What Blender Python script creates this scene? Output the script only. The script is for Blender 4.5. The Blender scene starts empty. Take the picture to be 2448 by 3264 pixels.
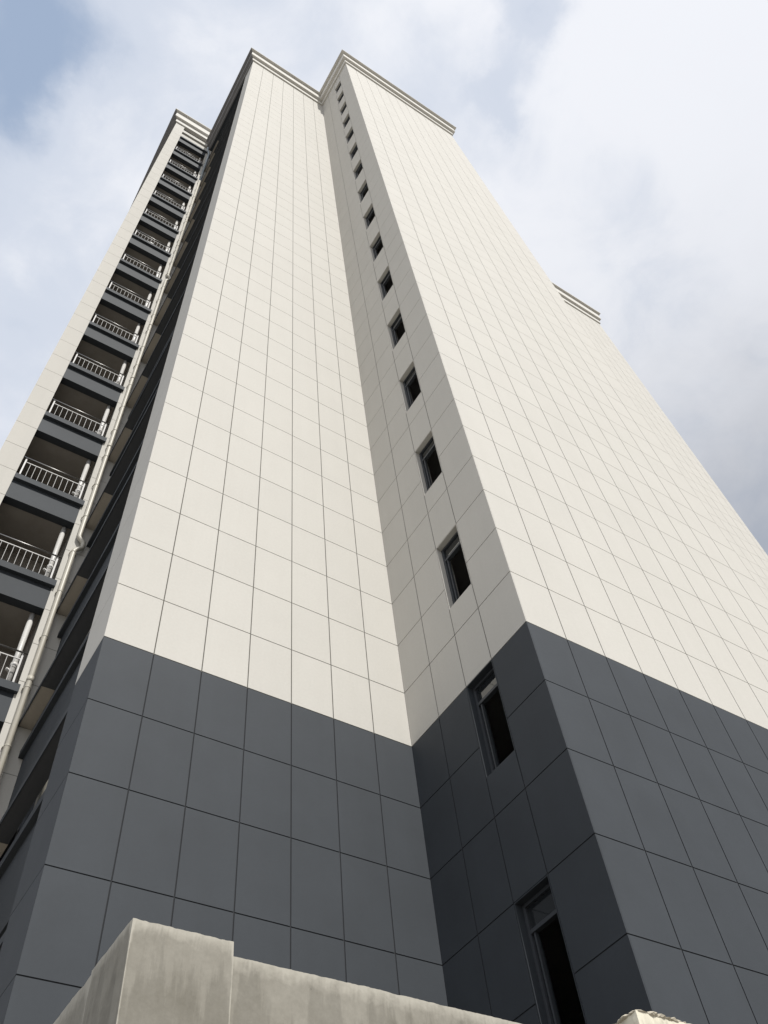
import bpy, bmesh, math, random
from mathutils import Matrix, Vector, noise
random.seed(7)
sc = bpy.context.scene
COL = sc.collection
ZO = 9.57                      # height of the colour change on the facade above the ground

# ------------------------------------------------------------------ camera
RM = ((0.842909, -0.531436, -0.084142), (0.396979, 0.719810, -0.569456), (0.363196, 0.446597, 0.817704))
CP = (-1.558772, -7.506282, -7.973124)
FPX = 2783.59                   # focal length in pixels of the 2448 x 3264 photograph
cd = bpy.data.cameras.new('camera'); cam = bpy.data.objects.new('camera', cd); COL.objects.link(cam)
cd.sensor_fit = 'VERTICAL'; cd.sensor_height = 36.0; cd.sensor_width = 27.0
cd.lens = 36.0 * FPX / 3264.0
cd.clip_start = 0.05; cd.clip_end = 6000
r0, r1, r2 = (Vector(v) for v in RM)
m = Matrix((r0, -r1, -r2)).transposed().to_4x4()
m.translation = Vector((CP[0], CP[1], CP[2] + ZO))
cam.matrix_world = m
sc.camera = cam

# ------------------------------------------------------------------ sky and sun
SUN_ELEV = math.radians(47.5)
SUN_DIR = Vector((-0.016, -1.0, 0)).normalized() * math.cos(SUN_ELEV) + Vector((0, 0, math.sin(SUN_ELEV)))   # towards the sun
world = bpy.data.worlds.new('World'); sc.world = world; world.use_nodes = True
nt = world.node_tree; nt.nodes.clear()
def N(t, tree=nt, **kw):
    n = tree.nodes.new(t)
    for k, v in kw.items(): setattr(n, k, v)
    return n
def math_node(tree, op, a, b=None, clamp=False):
    n = tree.nodes.new('ShaderNodeMath'); n.operation = op; n.use_clamp = clamp
    for i, v in enumerate((a, b)):
        if v is None: continue
        if isinstance(v, (int, float)): n.inputs[i].default_value = v
        else: tree.links.new(v, n.inputs[i])
    return n.outputs[0]
L = nt.links.new
sky = N('ShaderNodeTexSky', sky_type='NISHITA'); sky.sun_disc = False
sky.sun_elevation = SUN_ELEV; sky.sun_rotation = math.atan2(SUN_DIR.x, SUN_DIR.y)
sky.air_density = 1.0; sky.dust_density = 2.5; sky.ozone_density = 1.0
tc = N('ShaderNodeTexCoord')
sep = N('ShaderNodeSeparateXYZ'); L(tc.outputs['Generated'], sep.inputs[0])
dz = math_node(nt, 'MAXIMUM', sep.outputs[2], 0.12)
cx = math_node(nt, 'DIVIDE', sep.outputs[0], dz); cy = math_node(nt, 'DIVIDE', sep.outputs[1], dz)
comb = N('ShaderNodeCombineXYZ'); L(cx, comb.inputs[0]); L(cy, comb.inputs[1])
def wnoise(scale, detail, rough, dist, off):
    mp = N('ShaderNodeMapping'); mp.inputs['Location'].default_value = off
    L(comb.outputs[0], mp.inputs[0])
    n = N('ShaderNodeTexNoise'); n.inputs['Scale'].default_value = scale; n.inputs['Detail'].default_value = detail
    n.inputs['Roughness'].default_value = rough; n.inputs['Distortion'].default_value = dist
    L(mp.outputs[0], n.inputs['Vector']); return n.outputs['Fac']
n1 = wnoise(1.9, 5, 0.5, 0.5, (3.1, 1.7, 0))
n2 = wnoise(0.75, 3, 0.45, 0.2, (7.3, 4.2, 0))
cover = math_node(nt, 'ADD', math_node(nt, 'ADD', math_node(nt, 'MULTIPLY', n1, 0.42), math_node(nt, 'MULTIPLY', n2, 0.28)), 0.23)
n3 = wnoise(6.5, 7, 0.58, 0.4, (1.3, 8.1, 0))
cover = math_node(nt, 'ADD', cover, math_node(nt, 'MULTIPLY', math_node(nt, 'SUBTRACT', n3, 0.5), 0.27))
# thinner and thicker places of this cloud layer, in the layer's own plane (x/z, y/z, size, amount), with torn edges
wx = math_node(nt, 'ADD', cx, math_node(nt, 'MULTIPLY', math_node(nt, 'SUBTRACT', wnoise(7.0, 6, 0.6, 0.0, (5, 2, 0)), 0.5), 0.16))
wy = math_node(nt, 'ADD', cy, math_node(nt, 'MULTIPLY', math_node(nt, 'SUBTRACT', wnoise(7.0, 6, 0.6, 0.0, (9, 6, 0)), 0.5), 0.16))
def spot(gx, gy, gs, ga):
    ddx = math_node(nt, 'SUBTRACT', wx, gx); ddy = math_node(nt, 'SUBTRACT', wy, gy)
    d2 = math_node(nt, 'ADD', math_node(nt, 'MULTIPLY', ddx, ddx), math_node(nt, 'MULTIPLY', ddy, ddy))
    return math_node(nt, 'MULTIPLY', math_node(nt, 'EXPONENT', math_node(nt, 'MULTIPLY', d2, -1.0 / (gs * gs))), ga)
THIN = [(-0.17, 0.232, 0.06, 0.145), (-0.099, 0.214, 0.06, 0.09), (-0.164, 0.302, 0.045, 0.08), (0.256, 0.038, 0.03, 0.1), (0.253, -0.043, 0.04, 0.15), (0.291, 0.05, 0.022, 0.08), (0.332, -0.075, 0.04, 0.05), (0.461, -0.035, 0.45, -0.075), (-0.062, 0.308, 0.1, -0.1), (-0.081, 0.471, 0.22, -0.02)]
THICK_GREY = [(1.09, 0.338, 0.46, 0.62), (0.8, 0.211, 0.16, 0.08)]
for q in THIN: cover = math_node(nt, 'SUBTRACT', cover, spot(*q))
grey = 0.0
for q in THICK_GREY: grey = math_node(nt, 'ADD', spot(*q), grey)
ramp = N('ShaderNodeValToRGB')
ramp.color_ramp.interpolation = 'EASE'
ramp.color_ramp.elements[0].position = 0.30; ramp.color_ramp.elements[0].color = (3.9, 4.9, 6.6, 1)
ramp.color_ramp.elements[1].position = 0.64; ramp.color_ramp.elements[1].color = (10.0, 10.15, 10.6, 1)
e = ramp.color_ramp.elements.new(0.50); e.color = (7.4, 7.95, 9.0, 1)
L(cover, ramp.inputs[0])
gmix = N('ShaderNodeMixRGB'); L(grey, gmix.inputs[0]); L(ramp.outputs[0], gmix.inputs[1]); gmix.inputs[2].default_value = (2.4, 2.6, 3.0, 1)
mixs = N('ShaderNodeMixRGB'); mixs.inputs[0].default_value = 0.88
L(sky.outputs[0], mixs.inputs[1]); L(gmix.outputs[0], mixs.inputs[2])
bg = N('ShaderNodeBackground'); bg.inputs[1].default_value = 0.1
L(mixs.outputs[0], bg.inputs[0])
wo = N('ShaderNodeOutputWorld'); L(bg.outputs[0], wo.inputs[0])

sd = bpy.data.lights.new('sun', 'SUN'); sd.energy = 4.15; sd.angle = math.radians(0.6); sd.color = (1.0, 0.975, 0.925)
sun = bpy.data.objects.new('sun', sd); COL.objects.link(sun)
sun.rotation_euler = (-SUN_DIR).to_track_quat('-Z', 'Y').to_euler()
sun.location = (-10, -60, 80)
sc.view_settings.view_transform = 'Standard'; sc.view_settings.look = 'None'
sc.view_settings.exposure = 0.0; sc.view_settings.gamma = 1.0
sc.view_settings.use_curve_mapping = False

# ------------------------------------------------------------------ materials
def new_mat(name):
    mt = bpy.data.materials.new(name); mt.use_nodes = True
    t = mt.node_tree; b = t.nodes['Principled BSDF']; return mt, t, b
def mix_rgb(t, fac, a, b, mode='MIX'):
    n = t.nodes.new('ShaderNodeMixRGB'); n.blend_type = mode
    for i, v in ((0, fac), (1, a), (2, b)):
        if isinstance(v, (int, float)): n.inputs[i].default_value = v
        elif isinstance(v, tuple): n.inputs[i].default_value = v + (1,) if len(v) == 3 else v
        else: t.links.new(v, n.inputs[i])
    return n.outputs[0]
def tnoise(t, scale, detail=4, rough=0.55, vec=None, stretch=None):
    tcn = t.nodes.new('ShaderNodeNewGeometry')
    v = tcn.outputs['Position']
    if stretch:
        mp = t.nodes.new('ShaderNodeMapping'); mp.inputs['Scale'].default_value = stretch
        t.links.new(v, mp.inputs[0]); v = mp.outputs[0]
    n = t.nodes.new('ShaderNodeTexNoise'); n.inputs['Scale'].default_value = scale
    n.inputs['Detail'].default_value = detail; n.inputs['Roughness'].default_value = rough
    t.links.new(v, n.inputs['Vector']); return n.outputs['Fac']
def tramp(t, v, p0, p1, c0=(0, 0, 0, 1), c1=(1, 1, 1, 1)):
    n = t.nodes.new('ShaderNodeValToRGB'); n.color_ramp.elements[0].position = p0; n.color_ramp.elements[1].position = p1
    n.color_ramp.elements[0].color = c0; n.color_ramp.elements[1].color = c1
    t.links.new(v, n.inputs[0]); return n.outputs[0]
def bump(t, b, h, dist, strength=1.0):
    n = t.nodes.new('ShaderNodeBump'); n.inputs['Distance'].default_value = dist; n.inputs['Strength'].default_value = strength
    t.links.new(h, n.inputs['Height']); t.links.new(n.outputs[0], b.inputs['Normal'])
def paint(name, col, var=0.05, rough=0.75, streak=0.0, spec=0.3, cell=0.0):
    mt, t, b = new_mat(name)
    a = tuple(c * (1 - var) for c in col); c2 = tuple(min(1, c * (1 + var)) for c in col)
    f = tramp(t, tnoise(t, 1.3, 5, 0.6), 0.3, 0.7)
    base = mix_rgb(t, f, a, c2)
    fine = tramp(t, tnoise(t, 26.0, 3, 0.6), 0.25, 0.75, (0.965, 0.965, 0.965, 1), (1.02, 1.02, 1.02, 1))
    base = mix_rgb(t, 1.0, base, fine, 'MULTIPLY')
    if streak:
        s = tramp(t, tnoise(t, 1.0, 4, 0.55, stretch=(5.5, 5.5, 0.22)), 0.42, 0.72, (1, 1, 1, 1), (1 - streak, 1 - streak * 1.05, 1 - streak * 1.2, 1))
        base = mix_rgb(t, 1.0, base, s, 'MULTIPLY')
    if cell:      # every panel was rolled on its own: slightly different tone
        gp = t.nodes.new('ShaderNodeNewGeometry'); mp = t.nodes.new('ShaderNodeMapping'); mp.inputs['Location'].default_value = (0.02, 0.31, 0.43)
        mp.inputs['Scale'].default_value = (1 / 0.647, 1 / 0.65, 1.0); t.links.new(gp.outputs['Position'], mp.inputs[0])
        fl = t.nodes.new('ShaderNodeVectorMath'); fl.operation = 'FLOOR'; t.links.new(mp.outputs[0], fl.inputs[0])
        wn = t.nodes.new('ShaderNodeTexWhiteNoise'); t.links.new(fl.outputs[0], wn.inputs['Vector'])
        base = mix_rgb(t, 1.0, base, tramp(t, wn.outputs['Value'], 0, 1, (1 - cell,) * 3 + (1,), (1 + cell,) * 3 + (1,)), 'MULTIPLY')
    t.links.new(base, b.inputs['Base Color'])
    b.inputs['Roughness'].default_value = rough; b.inputs['Specular IOR Level'].default_value = spec
    bump(t, b, tnoise(t, 140.0, 3, 0.6), 0.0012, 0.6)
    return mt
M = {}
M['cream'] = paint('cream_paint', (0.50, 0.482, 0.444), 0.016, 0.8, 0.015, 0.3, 0.012)
M['grey'] = paint('dark_grey_paint', (0.0370, 0.0425, 0.0495), 0.08, 0.7, 0.03, 0.3, 0.03)
mt, t, b = new_mat('joint_groove')
gp = t.nodes.new('ShaderNodeNewGeometry'); sx = t.nodes.new('ShaderNodeSeparateXYZ'); t.links.new(gp.outputs['Position'], sx.inputs[0])
t.links.new(mix_rgb(t, math_node(t, 'GREATER_THAN', sx.outputs[2], ZO), (0.034, 0.035, 0.038), (0.13, 0.124, 0.11)), b.inputs['Base Color'])
b.inputs['Roughness'].default_value = 0.95; b.inputs['Specular IOR Level'].default_value = 0.1; M['joint'] = mt
M['trim'] = paint('cornice_paint', (0.58, 0.56, 0.52), 0.02, 0.8)
M['trimgrey'] = paint('cornice_left_grey', (0.24, 0.235, 0.24), 0.03, 0.8)  # darker grey tone set on the left-facing cornice runs only
M['cement'] = paint('raw_cement', (0.31, 0.285, 0.255), 0.12, 0.9, 0.06)
M['soffit'] = paint('ledge_underside_paint', (0.42, 0.375, 0.315), 0.1, 0.85)
M['aluminium'] = paint('dark_aluminium', (0.045, 0.049, 0.055), 0.06, 0.5, 0.0, 0.4)
M['louvre'] = paint('louvre_metal', (0.055, 0.058, 0.064), 0.06, 0.45, 0.0, 0.5)
M['pvc'] = paint('cream_pipe_plastic', (0.46, 0.43, 0.365), 0.04, 0.42, 0.08, 0.5)
M['whitepvc'] = paint('white_pipe_plastic', (0.58, 0.565, 0.54), 0.03, 0.4, 0.04, 0.5)
M['bluepipe'] = paint('grey_blue_pipe_plastic', (0.30, 0.34, 0.37), 0.04, 0.45)
M['whitemetal'] = paint('white_coated_steel', (0.43, 0.42, 0.41), 0.03, 0.5, 0.05, 0.4)
M['interior'] = paint('bare_interior', (0.42, 0.41, 0.40), 0.08, 0.95)
M['dust'] = paint('dusty_plastic_sheet', (0.6, 0.6, 0.58), 0.1, 0.6)
mt, t, b = new_mat('stainless_steel'); b.inputs['Metallic'].default_value = 1.0; b.inputs['Roughness'].default_value = 0.38
b.inputs['Base Color'].default_value = (0.26, 0.255, 0.25, 1); M['steel'] = mt
mt, t, b = new_mat('window_glass'); b.inputs['Base Color'].default_value = (0.016, 0.018, 0.02, 1); b.inputs['Roughness'].default_value = 0.04
b.inputs['IOR'].default_value = 1.9
M['glass'] = mt
# rendered concrete with run-off streaks and damp blotches
def concrete(name, lo, hi, ztop):
    mt, t, b = new_mat(name)
    big = tramp(t, tnoise(t, 2.6, 6, 0.6), 0.3, 0.7)
    base = mix_rgb(t, big, lo, hi)
    # damp blotches, pale lime runs from the coping and thin dirty drips
    blot = tramp(t, tnoise(t, 4.2, 7, 0.66), 0.5, 0.66, (1, 1, 1, 1), (0.78, 0.77, 0.74, 1))
    base = mix_rgb(t, 0.5, base, blot, 'MULTIPLY')
    gp = t.nodes.new('ShaderNodeNewGeometry'); sx = t.nodes.new('ShaderNodeSeparateXYZ'); t.links.new(gp.outputs['Position'], sx.inputs[0])
    depth = math_node(t, 'SUBTRACT', ztop, sx.outputs[2])
    runn = tnoise(t, 1.0, 6, 0.62, stretch=(11, 11, 1.3))
    reach = math_node(t, 'MULTIPLY', math_node(t, 'SUBTRACT', runn, 0.36), 1.6)
    lime = tramp(t, math_node(t, 'SUBTRACT', reach, depth), -0.10, 0.12)
    base = mix_rgb(t, math_node(t, 'MULTIPLY', lime, 0.36), base, tuple(min(1, c * 1.45) for c in hi))
    drip = tramp(t, tnoise(t, 1.0, 5, 0.6, stretch=(14, 14, 1.6)), 0.56, 0.68, (1, 1, 1, 1), (0.80, 0.79, 0.765, 1))
    base = mix_rgb(t, 0.35, base, drip, 'MULTIPLY')
    mott = tramp(t, tnoise(t, 15, 7, 0.7), 0.3, 0.7, (0.90, 0.895, 0.88, 1), (1.09, 1.09, 1.085, 1))
    base = mix_rgb(t, 1.0, base, mott, 'MULTIPLY')
    spk = tramp(t, tnoise(t, 75, 4, 0.7), 0.3, 0.75, (0.93, 0.93, 0.93, 1), (1.05, 1.05, 1.05, 1))
    base = mix_rgb(t, 1.0, base, spk, 'MULTIPLY')
    pit = tramp(t, tnoise(t, 30, 2, 0.5), 0.19, 0.22, (0.2, 0.19, 0.17, 1), (1, 1, 1, 1))
    base = mix_rgb(t, 0.8, base, pit, 'MULTIPLY')
    worn = tramp(t, math_node(t, 'ADD', gp.outputs['Pointiness'], math_node(t, 'MULTIPLY', tnoise(t, 24, 3, 0.6), 0.06)), 0.56, 0.60)
    base = mix_rgb(t, math_node(t, 'MULTIPLY', worn, 0.75), base, tuple(min(1, c * 1.9) for c in hi))
    t.links.new(base, b.inputs['Base Color']); b.inputs['Roughness'].default_value = 0.92
    b.inputs['Specular IOR Level'].default_value = 0.2
    hn = math_node(t, 'ADD', tnoise(t, 5, 4, 0.5), math_node(t, 'MULTIPLY', tnoise(t, 90, 4, 0.6), 0.12))
    bump(t, b, hn, 0.006, 0.35)
    return mt
M['concrete'] = concrete('stained_render', (0.165, 0.154, 0.130), (0.222, 0.210, 0.182), -6.30 + ZO)
M['oldplaster'] = concrete('old_pale_plaster', (0.29, 0.27, 0.215), (0.39, 0.365, 0.30), -6.185 + ZO)
M['mortar'] = concrete('crumbling_mortar', (0.16, 0.145, 0.115), (0.25, 0.228, 0.185), -12.0)
mt, t, b = new_mat('packed_earth_ground')
g = mix_rgb(t, tramp(t, tnoise(t, 0.15, 8, 0.6), 0.35, 0.65), (0.21, 0.20, 0.175), (0.29, 0.278, 0.255))
g = mix_rgb(t, tramp(t, tnoise(t, 4, 6, 0.65), 0.3, 0.7), g, (0.23, 0.22, 0.195))
t.links.new(g, b.inputs['Base Color']); b.inputs['Roughness'].default_value = 0.95
bump(t, b, tnoise(t, 6, 8, 0.65), 0.03, 0.7); M['ground'] = mt

# ------------------------------------------------------------------ mesh helpers
class MB:
    def __init__(s): s.v = []; s.f = []
    def quad(s, *p):
        i = len(s.v); s.v += [tuple(q) for q in p]; s.f.append(tuple(range(i, i + len(p))))
    def box(s, x0, x1, y0, y1, z0, z1):
        i = len(s.v)
        s.v += [(x, y, z) for z in (z0, z1) for (x, y) in ((x0, y0), (x1, y0), (x1, y1), (x0, y1))]
        s.f += [tuple(i + k for k in q) for q in ((3, 2, 1, 0), (4, 5, 6, 7), (0, 1, 5, 4), (1, 2, 6, 5), (2, 3, 7, 6), (3, 0, 4, 7))]
        return s
    def tube(s, pts, r, n=12, caps=True):
        pts = [Vector(p) for p in pts]; rr = r if isinstance(r, (list, tuple)) else [r] * len(pts)
        base = len(s.v); up = Vector((0.13, 0.99, 0.05))
        for k, p in enumerate(pts):
            d = (pts[min(k + 1, len(pts) - 1)] - pts[max(k - 1, 0)]).normalized()
            u = d.cross(up)
            if u.length < 1e-3: u = d.cross(Vector((1, 0, 0)))
            u.normalize(); w = d.cross(u)
            for j in range(n):
                a = 2 * math.pi * j / n; q = p + (u * math.cos(a) + w * math.sin(a)) * rr[k]; s.v.append(tuple(q))
        for k in range(len(pts) - 1):
            for j in range(n):
                a = base + k * n + j; b2 = base + k * n + (j + 1) % n
                s.f.append((a, b2, b2 + n, a + n))
        if caps:
            s.f.append(tuple(base + j for j in reversed(range(n)))); e = base + (len(pts) - 1) * n
            s.f.append(tuple(e + j for j in range(n)))
        return s
    def mesh(s, name, mat, smooth=False):
        me = bpy.data.meshes.new(name); me.from_pydata(s.v, [], s.f)
        bm = bmesh.new(); bm.from_mesh(me); bmesh.ops.recalc_face_normals(bm, faces=bm.faces); bm.to_mesh(me); bm.free()
        me.materials.append(M[mat]); 
        if smooth: me.polygons.foreach_set('use_smooth', [True] * len(me.polygons))
        return me
    def build(s, name, mat, parent=None, smooth=False, loc=(0, 0, 0)):
        o = bpy.data.objects.new(name, s.mesh(name, mat, smooth)); COL.objects.link(o); o.location = loc
        if parent is not None: o.parent = parent
        return o
def empty(name, loc, label, cat):
    o = bpy.data.objects.new(name, None); COL.objects.link(o); o.location = loc; o.empty_display_size = 0.5
    o['label'] = label; o['category'] = cat; return o
def place(me, name, parent, loc):
    o = bpy.data.objects.new(name, me); COL.objects.link(o); o.location = loc; o.parent = parent; return o
def proj(P):
    d = Vector(P) - Vector((CP[0], CP[1], CP[2] + ZO)); z = r2.dot(d)
    if z < 0.1: return None
    return (1224 + FPX * r0.dot(d) / z, 1632 + FPX * r1.dot(d) / z)

# ------------------------------------------------------------------ ground
gm = MB(); gm.quad((-3000, -3000, 0), (3000, -3000, 0), (3000, 3000, 0), (-3000, 3000, 0))
go = gm.build('ground', 'ground'); go['kind'] = 'structure'

# ------------------------------------------------------------------ tower: measures (z = 0 at the colour change, then + ZO)
W = 0.635; XB = 4.4253; YC = -2.61; CW = 0.6588; XR = 11.70; YR = 2.0; XE = 27.2; YD = 5.5; YBK = 13.0
BJ = [0.0, 0.7373, 1.3048, 1.9438, 2.61]
ZT = 46.55; ZD = 48.4; PT = 0.008; G = 0.0075      # roof line, roof line of the balcony bay, panel thickness, half joint
GZ = 0.0
tower = empty('apartment_tower', (3, 2, 0), 'tall cream and dark grey apartment tower with stacked balconies', 'building')
tower_loc = Vector((3, 2, 0))
def part(mb, name, mat, parent=tower, smooth=False):
    o = mb.build(name, mat, parent, smooth)
    if parent is tower: o.location = -tower_loc
    return o
def zj(k): return (k if k > -2.5 else k - 0.035) + ZO
KMIN, KMAX = -9, 46
# backing walls
def wallpart(name, boxes, mat='joint'):
    mb = MB()
    for bx in boxes: mb.box(*bx)
    return part(mb, name, mat)
A_wall = wallpart('front_wall', [(PT, XB + PT, PT, 0.25, GZ, ZT + ZO)])
bx = [(XB + PT, XB + 0.26, YC + PT, YC + BJ[1], GZ, ZT + ZO), (XB + PT, XB + 0.26, YC + BJ[2], 0.25, GZ, ZT + ZO)]
WIN_TOPS = list(range(-6, 46, 3))
WH = 1.47
prev = GZ
for k in WIN_TOPS:
    bx.append((XB + PT, XB + 0.26, YC + BJ[1] + 0.0005, YC + BJ[2] - 0.0005, prev, zj(k) - WH)); prev = zj(k)
bx.append((XB + PT, XB + 0.26, YC + BJ[1] + 0.0005, YC + BJ[2] - 0.0005, prev, ZT + ZO))
B_wall = wallpart('side_wall', bx)
C_wall = wallpart('projecting_front_wall', [(XB + 0.26, XR - PT, YC + PT, YC + 0.25, GZ, ZT + ZO), (XR - 0.25, XR - PT, YC + 0.25, YR + PT, GZ, ZT + ZO)])
E_wall = wallpart('set_back_front_wall', [(XR - 0.25, XE - PT, YR + PT, YR + 0.3, GZ, ZT + ZO)])
wallpart('rear_wall', [(-2.2, XE, YBK, YBK + 0.25, GZ, ZT + ZO), (XE - 0.25, XE, YR + 0.3, YBK, GZ, ZT + ZO)], 'cream')
roof = wallpart('roof', [(0.35, XB + 0.3, 0.25, YBK, ZT + ZO - 0.2, ZT + ZO + 0.1), (XB + 0.3, XR - 0.25, YC + 0.25, YBK, ZT + ZO - 0.2, ZT + ZO + 0.1), (XR - 0.25, XE, YR + 0.3, YBK, ZT + ZO - 0.2, ZT + ZO + 0.1)], 'interior')

# ---- panels: candidates are (wall, material, origin, size, axis); the 300 that show largest become objects
cands = []
def add_panel(wall, mat, axis, u0, u1, z0, z1, plane):
    # axis 'y-': face looks to -y at y=plane, u is x ; 'x-': face looks to -x at x=plane, u is y
    if axis == 'y-': loc = (u0, plane, z0); size = (u1 - u0, PT + 0.004, z1 - z0); q = [(u0, plane, z0), (u1, plane, z0), (u1, plane, z1), (u0, plane, z1)]
    else: loc = (plane, u0, z0); size = (PT + 0.004, u1 - u0, z1 - z0); q = [(plane, u0, z0), (plane, u1, z0), (plane, u1, z1), (plane, u0, z1)]
    area = 0; pts = [proj(c) for c in q]
    if all(pts):
        cxp = sum(a[0] for a in pts) / 4; cyp = sum(a[1] for a in pts) / 4
        if -80 < cxp < 2530 and -80 < cyp < 3330:
            area = abs(sum(pts[i][0] * pts[(i + 1) % 4][1] - pts[(i + 1) % 4][0] * pts[i][1] for i in range(4))) / 2
            if z1 < zj(-4): area *= 0.2
            if cxp < 330: area *= 0.6
    cands.append((area, wall, mat, loc, size))
def grid(wall, axis, us, plane, ends, zmin, zmax, hole=None, colour=None):
    for k in range(KMIN, KMAX + 1):
        z0 = zj(k) + G * 0.9; z1 = zj(k + 1) - G * 0.9
        if k == KMIN: z0 = GZ + 0.02
        if k + 1 >= zmax: z1 = zmax + ZO
        if z1 - z0 < 0.05: continue
        mat = ('cream' if k >= 0 else 'grey') if colour is None else colour
        for c in range(len(us) - 1):
            u0 = us[c] + (G if c else ends[0]); u1 = us[c + 1] - (G if c < len(us) - 2 else ends[1])
            spans = [(z0, z1)]
            if hole and c == hole:
                kk = (k + 1) % 3
                if kk == 0: spans = []                        # the window fills this row
                elif kk == 2: spans = [(z0, zj(k + 2) - WH)]
            for a, b2 in spans:
                if b2 - a > 0.03: add_panel(wall, mat, axis, u0, u1, a, b2, plane)
grid(A_wall, 'y-', [i * W for i in range(7)] + [XB], 0.0, (0, 0.002), KMIN, ZT)
grid(B_wall, 'x-', [YC + v for v in BJ], XB, (0, 0.002), KMIN, ZT, hole=1)
grid(C_wall, 'y-', [XB + PT + 0.006] + [XB + i * CW for i in range(1, 11)] + [XR], YC, (0, 0), KMIN, ZT)
grid(E_wall, 'y-', [XR + i * CW for i in range(0, 24)] + [XE], YR, (0.01, 0), KMIN, ZT)
fin = wallpart('corner_fin', [(PT, 0.36, 0.25, 0.93, GZ, ZT + ZO)])
for k in range(KMIN, KMAX + 1):
    z0 = zj(k) + G * 0.6; z1 = min(zj(k + 1) - G * 0.6, ZT + ZO)
    if k == KMIN: z0 = GZ + 0.02
    add_panel(fin, 'cream' if k >= 0 else 'grey', 'x-', PT + 0.006, 0.932, z0, z1, 0.0)
# balcony bay walls and their panels
XL0, XL1, XP = -2.29, -1.765, -0.145
bay = wallpart('balcony_bay_wall', [(XL0 + PT, XL1, YD + PT, YD + 0.3, GZ, ZD + ZO), (XP, 0.5, YD + PT, YD + 0.3, GZ, ZD + ZO)])
wallpart('bay_inner_wall', [(XL0 + 0.02, XL1 - 0.002, YD + 0.3, YBK, GZ, ZD + ZO), (XP + 0.002, 0.4, YD + 0.3, YBK, GZ, ZD + ZO), (XL1, XP, 7.0, 7.2, GZ, ZD + ZO)], 'cement')
wallpart('bay_side_wall', [(XL0, XL0 + 0.018, YD + 0.31, YBK, GZ, ZD + ZO)], 'cream')
for k in range(KMIN, 49):
    z0 = zj(k) + G * 0.8; z1 = min(zj(k + 1) - G * 0.8, ZD + ZO)
    if k == KMIN: z0 = GZ + 0.02
    if z1 - z0 < 0.1: continue
    add_panel(bay, 'cream', 'y-', XL0, XL1 + 0.002, z0, z1, YD)
    add_panel(bay, 'cream', 'y-', XP - 0.002, 0.35, z0, z1, YD)
cands.sort(key=lambda c: -c[0])
cache = {}
restmb = {}
for i, (area, wall, mat, loc, size) in enumerate(cands):
    if i < 300 and area > 0:
        key = (mat,) + tuple(round(v, 4) for v in size)
        if key not in cache: cache[key] = MB().box(0, size[0], 0, size[1], 0, size[2]).mesh('panel', mat)
        place(cache[key], 'panel', wall, loc)
    else:
        restmb.setdefault(mat, MB()).box(loc[0], loc[0] + size[0], loc[1], loc[1] + size[1], loc[2], loc[2] + size[2])
vs, fs, mi = [], [], []
for q, mat in enumerate(('cream', 'grey')):
    r = restmb[mat]; o0 = len(vs); vs += r.v; fs += [tuple(a + o0 for a in f) for f in r.f]; mi += [q] * len(r.f)
me = bpy.data.meshes.new('panel_field'); me.from_pydata(vs, [], fs); me.materials.append(M['cream']); me.materials.append(M['grey'])
me.polygons.foreach_set('material_index', mi)
ro = bpy.data.objects.new('panel_field', me); COL.objects.link(ro); ro.parent = tower; ro.location = -tower_loc; ro['kind'] = 'stuff'

# ---- cornices: a stepped profile swept round the roof line
PROF = [(0.0, 0.0), (0.08, 0.0), (0.08, 0.58), (0.225, 0.58), (0.225, 1.45), (0.375, 1.45), (0.375, 1.56), (-0.12, 1.58), (-0.12, 0.0)]
def sweep(name, path, z0, mats):
    mb = MB(); n = len(path); rings = []
    P2 = [Vector(p) for p in path]
    for i, p in enumerate(P2):
        dirs = []
        if i > 0: dirs.append((P2[i] - P2[i - 1]).normalized())
        if i < n - 1: dirs.append((P2[i + 1] - P2[i]).normalized())
        nr = [Vector((d.y, -d.x)) for d in dirs]       # outward: right-hand side of the walking direction
        off = nr[0] if len(nr) == 1 else (nr[0] + nr[1]) / (1 + nr[0].dot(nr[1]))
        ring = []
        for o, z in PROF:
            q = p + off * o; ring.append(len(mb.v)); mb.v.append((q.x, q.y, z + z0))
        rings.append(ring)
    m_ = len(PROF)
    mi = []
    for s_, (a, b2) in enumerate(zip(rings, rings[1:])):
        for j in range(m_): mb.f.append((a[j], a[(j + 1) % m_], b2[(j + 1) % m_], b2[j])); mi.append(mats[s_])
    mb.f.append(tuple(rings[0])); mb.f.append(tuple(reversed(rings[-1]))); mi += [mats[0], mats[-1]]
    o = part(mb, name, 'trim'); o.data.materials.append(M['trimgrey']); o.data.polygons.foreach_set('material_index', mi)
    return o
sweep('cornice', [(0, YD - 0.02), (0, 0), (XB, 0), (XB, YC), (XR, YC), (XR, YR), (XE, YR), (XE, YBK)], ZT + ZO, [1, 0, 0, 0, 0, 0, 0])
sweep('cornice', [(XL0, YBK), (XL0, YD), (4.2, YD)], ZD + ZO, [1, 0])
part(MB().box(0.0, 0.36, 0.94, YD - 0.02, ZT + ZO - 0.03, ZT + ZO + 0.2), 'recess_soffit', 'grey')
part(MB().box(XL0 + 0.13, 4.2, YD + 0.2, YBK, ZD + ZO + 0.3, ZD + ZO + 0.5), 'bay_roof', 'interior')
wallpart('upper_bay_wall', [(0.5, 4.2, YD + PT, YD + 0.3, ZT + ZO + 0.1, ZD + ZO)], 'cream')

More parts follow.
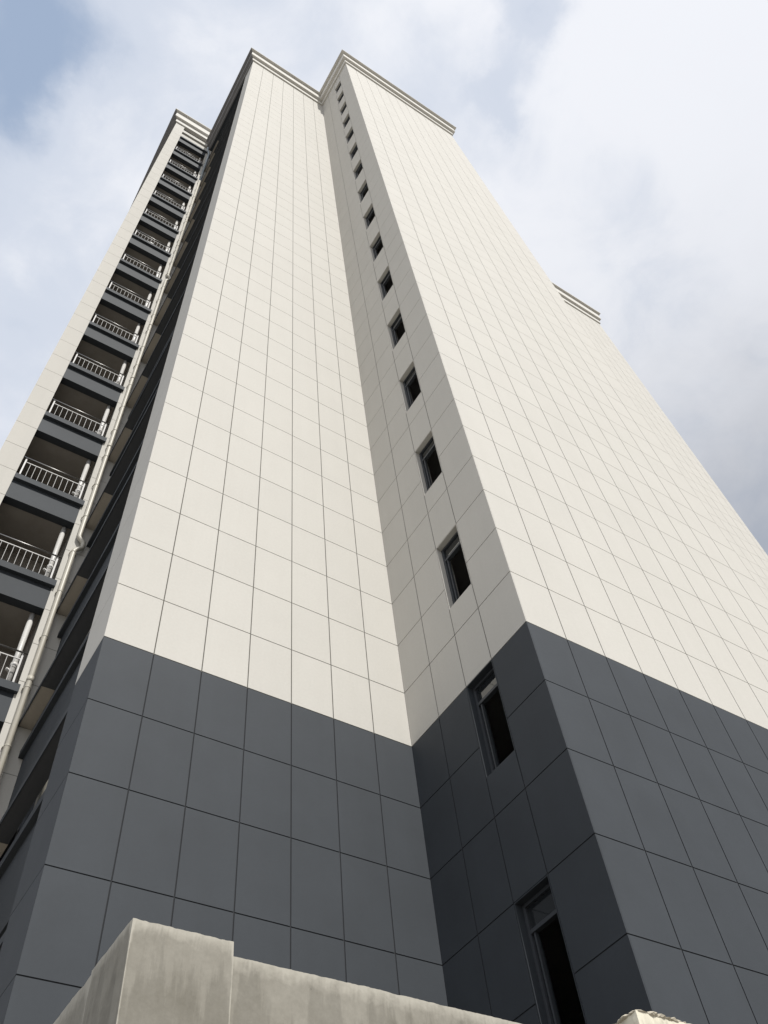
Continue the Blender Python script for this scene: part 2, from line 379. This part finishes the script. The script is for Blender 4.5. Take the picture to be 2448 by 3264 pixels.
# ---- stair windows in the side wall
yj0, yj1 = YC + BJ[1], YC + BJ[2]
def stair_window(k):
    zt = zj(k); zb = zt - WH; mat = 'cream' if k > 0 else 'grey'
    xf = XB + 0.092
    f = MB()
    f.box(xf, xf + 0.06, yj0 + 0.014, yj0 + 0.054, zb + 0.014, zt - 0.014)
    f.box(xf, xf + 0.06, yj1 - 0.054, yj1 - 0.014, zb + 0.014, zt - 0.014)
    f.box(xf, xf + 0.06, yj0 + 0.054, yj1 - 0.054, zt - 0.05, zt - 0.014)
    f.box(xf, xf + 0.06, yj0 + 0.054, yj1 - 0.054, zb + 0.014, zb + 0.05)
    w = part(f, 'window', 'aluminium')
    s = MB()
    s.box(XB + 0.001, XB + 0.26, yj0, yj0 + 0.012, zb, zt); s.box(XB + 0.001, XB + 0.26, yj1 - 0.012, yj1, zb, zt)
    s.box(XB + 0.001, XB + 0.26, yj0 + 0.012, yj1 - 0.012, zt - 0.012, zt); s.box(XB + 0.001, XB + 0.26, yj0 + 0.012, yj1 - 0.012, zb, zb + 0.012)
    s.build('reveal', mat, w)
    MB().box(xf - 0.004, xf + 0.062, yj0 + 0.055, yj1 - 0.055, zt - 0.335, zt - 0.295).build('transom', 'aluminium', w)
    MB().box(xf + 0.025, xf + 0.033, yj0 + 0.056, yj1 - 0.056, zt - 0.294, zt - 0.051).build('pane', 'glass', w)
    sa = MB(); ys = yj1 - 0.088
    sa.box(xf + 0.008, xf + 0.05, ys - 0.022, ys, zb + 0.052, zt - 0.337)
    sa.build('sash_stile', 'aluminium', w)
    MB().box(xf + 0.026, xf + 0.032, ys + 0.001, yj1 - 0.056, zb + 0.052, zt - 0.337).build('pane', 'glass', w)
    return w
for k in WIN_TOPS: stair_window(k)
for k in WIN_TOPS:
    part(MB().box(XB + 0.27, XR - 0.3, YC + 0.26, 6.0, zj(k) + 0.25, zj(k) + 0.4), 'floor_slab', 'interior')
part(MB().box(XB + 2.6, XB + 2.75, YC + 0.26, 6.0, 0.01, ZT + ZO - 0.21), 'partition', 'interior')

# ---- recessed side beside the balconies: spandrels, strip windows, louvres, ledges
XW = 0.34; Y0, Y1, YM, Y2 = 1.35, 4.05, 4.13, 5.38
rb = []
prev = GZ
for k in range(-2, 16):
    zc = 3 * k + ZO
    rb.append((XW, XW + 0.2, 0.931, YD + 0.012, prev, zc - 0.5))
    rb.append((XW, XW + 0.2, 0.931, Y0, zc - 0.5, zc + 1.0)); rb.append((XW, XW + 0.2, Y2, YD + 0.012, zc - 0.5, zc + 1.0))
    prev = zc + 1.0
rb.append((XW, XW + 0.2, 0.931, YD + 0.012, prev, ZT + ZO - 0.031))
wallpart('recessed_wall', rb, 'grey')
slat = MB(); slat.quad((0, 0, 0), (0, Y2 - YM - 0.02, 0), (0.05, Y2 - YM - 0.02, 0.045), (0.05, 0, 0.045))
slat.quad((0, 0, -0.006), (0.05, 0, 0.039), (0.05, Y2 - YM - 0.02, 0.039), (0, Y2 - YM - 0.02, -0.006))
slatm = slat.mesh('slat', 'louvre')
for k in range(-2, 16):
    zc = 3 * k + ZO; zb = zc - 0.5; zt = zc + 1.0
    f = MB()
    xf = XW + 0.05
    f.box(xf, xf + 0.07, Y0, Y0 + 0.05, zb + 0.001, zt - 0.001); f.box(xf, xf + 0.07, Y1 - 0.05, Y1, zb + 0.001, zt - 0.001)
    f.box(xf, xf + 0.07, Y0 + 0.05, Y1 - 0.05, zt - 0.05, zt - 0.001); f.box(xf, xf + 0.07, Y0 + 0.05, Y1 - 0.05, zb + 0.001, zb + 0.05)
    f.box(xf, xf + 0.07, 2.72, 2.78, zb + 0.05, zt - 0.05)
    w = part(f, 'window', 'aluminium')
    MB().box(xf + 0.03, xf + 0.038, Y0 + 0.051, 2.719, zb + 0.051, zt - 0.051).build('pane', 'glass', w)
    MB().box(xf + 0.03, xf + 0.038, 2.781, Y1 - 0.051, zb + 0.051, zt - 0.051).build('pane', 'glass', w)
    MB().box(XW - 0.085, XW + 0.045, 0.95, YD - 0.003, zc - 0.65, zc - 0.5).build('sill', 'grey', w)
    MB().box(XW + 0.02, XW + 0.15, Y1 + 0.002, YM, zb + 0.001, zt - 0.001).build('mullion', 'aluminium', w)
    lf = MB(); lf.box(XW + 0.03, XW + 0.09, Y2 - 0.03, Y2, zb + 0.001, zt - 0.001); lf.box(XW + 0.14, XW + 0.16, YM, Y2 - 0.03, zb + 0.001, zt - 0.001)
    lo = part(lf, 'louvre', 'louvre')
    if k >= 0:
        for j in range(20):
            place(slatm, 'slat', lo, (XW + 0.035, YM, zb + 0.03 + j * 0.072))
    else:
        pass
    led = part(MB().box(0.10, XW - 0.002, 4.38, YD - 0.003, zc, zc + 0.09), 'ledge', 'soffit')
    MB().box(0.085, 0.0995, 0.955, YD - 0.003, zc - 0.012, zc + 0.10).build('ledge_lip', 'grey', led)
    MB().box(0.10, XW - 0.002, 0.955, 4.379, zc + 0.001, zc + 0.09).build('hood', 'louvre', led)

# ---- balconies of the bay
balm = MB().tube([(0, 0, 0), (0, 0, 0.66)], 0.0065, 6).mesh('baluster', 'whitemetal')
def balcony(k, rail=True):
    z = 3 * k + ZO
    bm_ = MB().box(XL1 + 0.003, XP - 0.003, YD + 0.01, YD + 0.22, z, z + 0.66)
    b = part(bm_, 'balcony', 'grey')
    MB().box(XL1 - 0.02 + 0.021, XP + 0.04, YD - 0.085, YD + 0.24, z + 0.66, z + 0.84).build('sill', 'grey', b)
    MB().box(XL1 + 0.003, XP - 0.003, YD + 0.221, 6.99, z + 0.02, z + 0.14).build('slab', 'cement', b)
    if not rail: return b
    yr = YD + 0.02; zr = z + 0.84
    ra = MB(); ra.box(-1.695, -1.66, yr - 0.02, yr + 0.02, zr, zr + 0.77); ra.box(-0.257, -0.222, yr - 0.02, yr + 0.02, zr, zr + 0.77)
    ra.box(-1.66, -0.257, yr - 0.010, yr + 0.010, zr + 0.665, zr + 0.685)
    ra.box(-1.66, -0.257, yr - 0.010, yr + 0.010, zr + 0.03, zr + 0.045)
    ra.build('railing', 'whitemetal', b)
    MB().tube([(XL1 + 0.004, yr, zr + 0.86), (XP - 0.004, yr, zr + 0.86)], 0.017, 10).build('handrail', 'steel', b, True)
    MB().tube([(-1.677, yr, zr + 0.77), (-1.677, yr, zr + 0.85)], 0.009, 6).tube([(-0.24, yr, zr + 0.77), (-0.24, yr, zr + 0.85)], 0.009, 6).build('rail_bracket', 'steel', b, True)
    for j in range(10):
        place(balm, 'baluster', b, (-1.545 + j * 0.1315 + random.uniform(-.004, .004), yr, zr + 0.005))
    # drain pipe in the corner of the balcony
    px, py = -0.30, YD + 0.26
    dp = MB().tube([(px, py, z + 0.84), (px, py, z + 2.99)], 0.056, 14).build('drain_pipe', 'whitepvc', b, True)
    MB().tube([(px, py, z + 1.45), (px, py, z + 1.46), (px, py, z + 1.58), (px, py, z + 1.59)], [0.057, 0.07, 0.07, 0.057], 14).tube([(px, py, z + 1.30), (px - 0.06, py - 0.03, z + 1.36), (px - 0.12, py - 0.05, z + 1.36)], 0.036, 10).build('pipe_fitting', 'whitepvc', b, True)
    return b
for k in range(0, 15): balcony(k)
balcony(15, False)
part(MB().box(XL1 + 0.002, XP + 0.3, YD - 0.06, YD + 0.2, 45.72 + ZO, 46.45 + ZO), 'parapet_beam', 'cream')
part(MB().box(XL1 + 0.002, XP + 0.3, YD - 0.02, YD + 0.2, 47.15 + ZO, 47.6 + ZO), 'parapet_beam', 'cream')
part(MB().box(XL1 + 0.002, XP, YD + 0.201, 7.0, 47.35 + ZO, 47.55 + ZO), 'bay_ceiling', 'cement')

# ---- rain pipe on the pilaster
PX, PY, PR = 0.02, YD - 0.085, 0.056
pts = [(PX, PY, GZ + 0.05)]
for ze in (8.2, 25.2):
    z = ze + ZO
    pts += [(PX, PY, z - 0.32), (PX, PY, z - 0.26), (PX + 0.05, PY - 0.01, z - 0.18), (PX + 0.13, PY - 0.02, z - 0.11), (PX + 0.15, PY - 0.02, z), (PX + 0.13, PY - 0.02, z + 0.11), (PX + 0.06, PY - 0.01, z + 0.19), (PX + 0.01, PY, z + 0.27), (PX + 0.01, PY, z + 0.34)]
pts += [(PX, PY, 39.5 + ZO)]
pipe = part(MB().tube(pts, PR, 16), 'rain_pipe', 'pvc', smooth=True)
MB().tube([(PX, PY, 39.5 + ZO), (PX, PY, 45.3 + ZO), (PX - 0.03, PY, 45.7 + ZO), (PX - 0.12, PY + 0.0, 46.0 + ZO), (PX - 0.16, PY + 0.0, 46.3 + ZO), (PX - 0.16, PY + 0.0, 46.7 + ZO)], PR * 1.02, 14).build('upper_pipe', 'bluepipe', pipe, True)
def ring(z, r, h): return MB().tube([(PX, PY, z), (PX, PY, z + 0.004), (PX, PY, z + h - 0.004), (PX, PY, z + h)], [PR, r, r, PR], 16)
for i in range(34):
    z = 0.35 + i * 1.36 - 2.0 + ZO
    if z > 45 + ZO: break
    c = ring(z, PR + 0.007, 0.028)
    c.box(PX - 0.075, PX - PR, PY + 0.02, YD - 0.002, z + 0.004, z + 0.024); c.box(PX + PR, PX + 0.075, PY + 0.02, YD - 0.002, z + 0.004, z + 0.024)
    c.build('pipe_clamp', 'pvc', pipe, True)
for z in (3.96, 12.45, 16.5, 20.55, 29.0, 33.0):
    ring(z + ZO, PR + 0.010, 0.115).build('pipe_coupling', 'pvc', pipe, True)

# ------------------------------------------------------------------ plastered boundary wall in front
def rough_block(x0, x1, y0, y1, z0, z1, nx, ny, nz, amp, top_amp, seed):
    bm = bmesh.new()
    def face(o, u, v, nu, nv):
        g = [[bm.verts.new(Vector(o) + Vector(u) * (i / nu) + Vector(v) * (j / nv)) for j in range(nv + 1)] for i in range(nu + 1)]
        for i in range(nu):
            for j in range(nv): bm.faces.new((g[i][j], g[i + 1][j], g[i + 1][j + 1], g[i][j + 1]))
    dx, dy, dz_ = x1 - x0, y1 - y0, z1 - z0
    face((x0, y0, z0), (dx, 0, 0), (0, 0, dz_), nx, nz); face((x0, y1, z0), (dx, 0, 0), (0, 0, dz_), nx, nz)
    face((x0, y0, z0), (0, dy, 0), (0, 0, dz_), ny, nz); face((x1, y0, z0), (0, dy, 0), (0, 0, dz_), ny, nz)
    face((x0, y0, z1), (dx, 0, 0), (0, dy, 0), nx, ny); face((x0, y0, z0), (dx, 0, 0), (0, dy, 0), nx, ny)
    bmesh.ops.remove_doubles(bm, verts=bm.verts, dist=1e-5); bmesh.ops.recalc_face_normals(bm, faces=bm.faces)
    sv = Vector((seed * 3.1, seed * 1.7, seed))
    for v in bm.verts:
        p = v.co.copy()
        n = Vector((noise.noise(p * 2.2 + sv), noise.noise(p * 2.2 + sv * 2), noise.noise(p * 2.2 + sv * 3)))
        v.co += Vector((n.x, n.y, 0)) * amp
        if p.z > z1 - 1e-4:
            h = noise.noise(p * 3.1 + sv) * 0.5 + noise.noise(p * 13 + sv) * 0.15 + noise.noise(p * 47 + sv) * 0.45 + noise.noise(p * 110 + sv) * 0.3
            chip = max(0.0, noise.noise(p * 14 + sv * 5) - 0.22) * 2.0
            edge = min(abs(p.y - y0), abs(p.x - x0), abs(p.x - x1)) < 1e-4
            v.co.z += top_amp * (h - (chip if edge else 0))
            if edge: v.co += Vector((noise.noise(p * 22 + sv), noise.noise(p * 24 + sv * 2), 0)) * top_amp * 0.5
    return bm
def bm_obj(bm, name, mat, parent=None):
    me = bpy.data.meshes.new(name); bm.to_mesh(me); bm.free(); me.materials.append(M[mat])
    o = bpy.data.objects.new(name, me); COL.objects.link(o)
    if parent is not None: o.parent = parent; o.location = -parent.location
    return o
WY = -4.80; WZ = -6.30 + ZO
wall = empty('boundary_wall', (0, WY, 0), 'stained grey plastered wall with raised end pier in front of the tower', 'wall')
bm_obj(rough_block(-0.672, -0.304, WY, WY + 0.36, 0.0, WZ, 60, 30, 60, 0.003, 0.0045, 1), 'pier', 'concrete', wall)
bm_obj(rough_block(-0.304, 1.62, WY + 0.022, WY + 0.26, 0.0, WZ - 0.036, 220, 14, 50, 0.003, 0.0042, 2), 'wall_body', 'concrete', wall)
bm_obj(rough_block(-0.668, -0.42, WY + 0.36, -0.06, 0.0, WZ - 0.01, 12, 160, 40, 0.005, 0.007, 4), 'return_wall', 'concrete', wall)
pier = empty('old_pier', (1.9, WY, 0), 'pale weathered plaster pier capped with crumbling mortar at the end of the grey wall', 'pier')
PZ = -6.185 + ZO
bm_obj(rough_block(1.622, 3.2, WY - 0.015, WY + 0.36, 0.0, PZ, 120, 24, 30, 0.007, 0.010, 6), 'plaster_body', 'oldplaster', pier)
# crumbling bed of mortar along the top
mbm = bmesh.new()
for i in range(46):
    x = 1.635 + i * 0.026 + random.uniform(-.006, .006); s = random.uniform(0.014, 0.026)
    ret = bmesh.ops.create_icosphere(mbm, subdivisions=2, radius=1.0)
    sv = Vector((i * 1.3, i * .7, 3))
    for v in ret['verts']:
        n = 1 + 0.4 * noise.noise(v.co * 1.7 + sv) + 0.25 * noise.noise(v.co * 4.1 + sv)
        v.co = Vector((v.co.x * s * 1.6 * n + x, v.co.y * s * 1.5 * n + WY + 0.012 + random.uniform(-.001, .001), v.co.z * s * 0.5 * n + PZ + 0.004))
for i in range(12):
    y = WY + 0.03 + i * 0.028; s = random.uniform(0.012, 0.02)
    ret = bmesh.ops.create_icosphere(mbm, subdivisions=2, radius=1.0)
    for v in ret['verts']:
        n = 1 + 0.4 * noise.noise(v.co * 1.7 + Vector((i, 7, 1)))
        v.co = Vector((v.co.x * s * 1.5 * n + 1.635, v.co.y * s * 1.6 * n + y, v.co.z * s * 0.5 * n + PZ + 0.002))
bm_obj(mbm, 'mortar_bed', 'mortar', pier)

# ------------------------------------------------------------------ things left on a balcony
def crumple(name, loc, r, seed, label):
    bm = bmesh.new(); bmesh.ops.create_icosphere(bm, subdivisions=4, radius=1.0)
    for v in bm.verts:
        n = 1 + 0.35 * noise.noise(v.co * 1.6 + Vector((seed, 0, 0))) + 0.28 * abs(noise.noise(v.co * 3.7 + Vector((0, seed, 0))))
        v.co = Vector((v.co.x * r[0], v.co.y * r[1], max(v.co.z, -0.55) * r[2])) * n
    zmin = min(v.co.z for v in bm.verts)
    for v in bm.verts: v.co.z -= zmin
    o = bm_obj(bm, name, 'dust'); o.location = loc; o['label'] = label; o['category'] = 'bag'
    return o
zb9 = 27 + ZO + 0.84
crumple('plastic_bag', (-1.02, YD + 0.13, zb9), (0.17, 0.065, 0.34), 2.0, 'larger white crumpled plastic bag standing on a balcony sill behind its railing')
crumple('plastic_bag', (-0.55, YD + 0.13, zb9), (0.11, 0.06, 0.26), 5.0, 'smaller white crumpled plastic bag on the balcony sill beside the drain pipe')
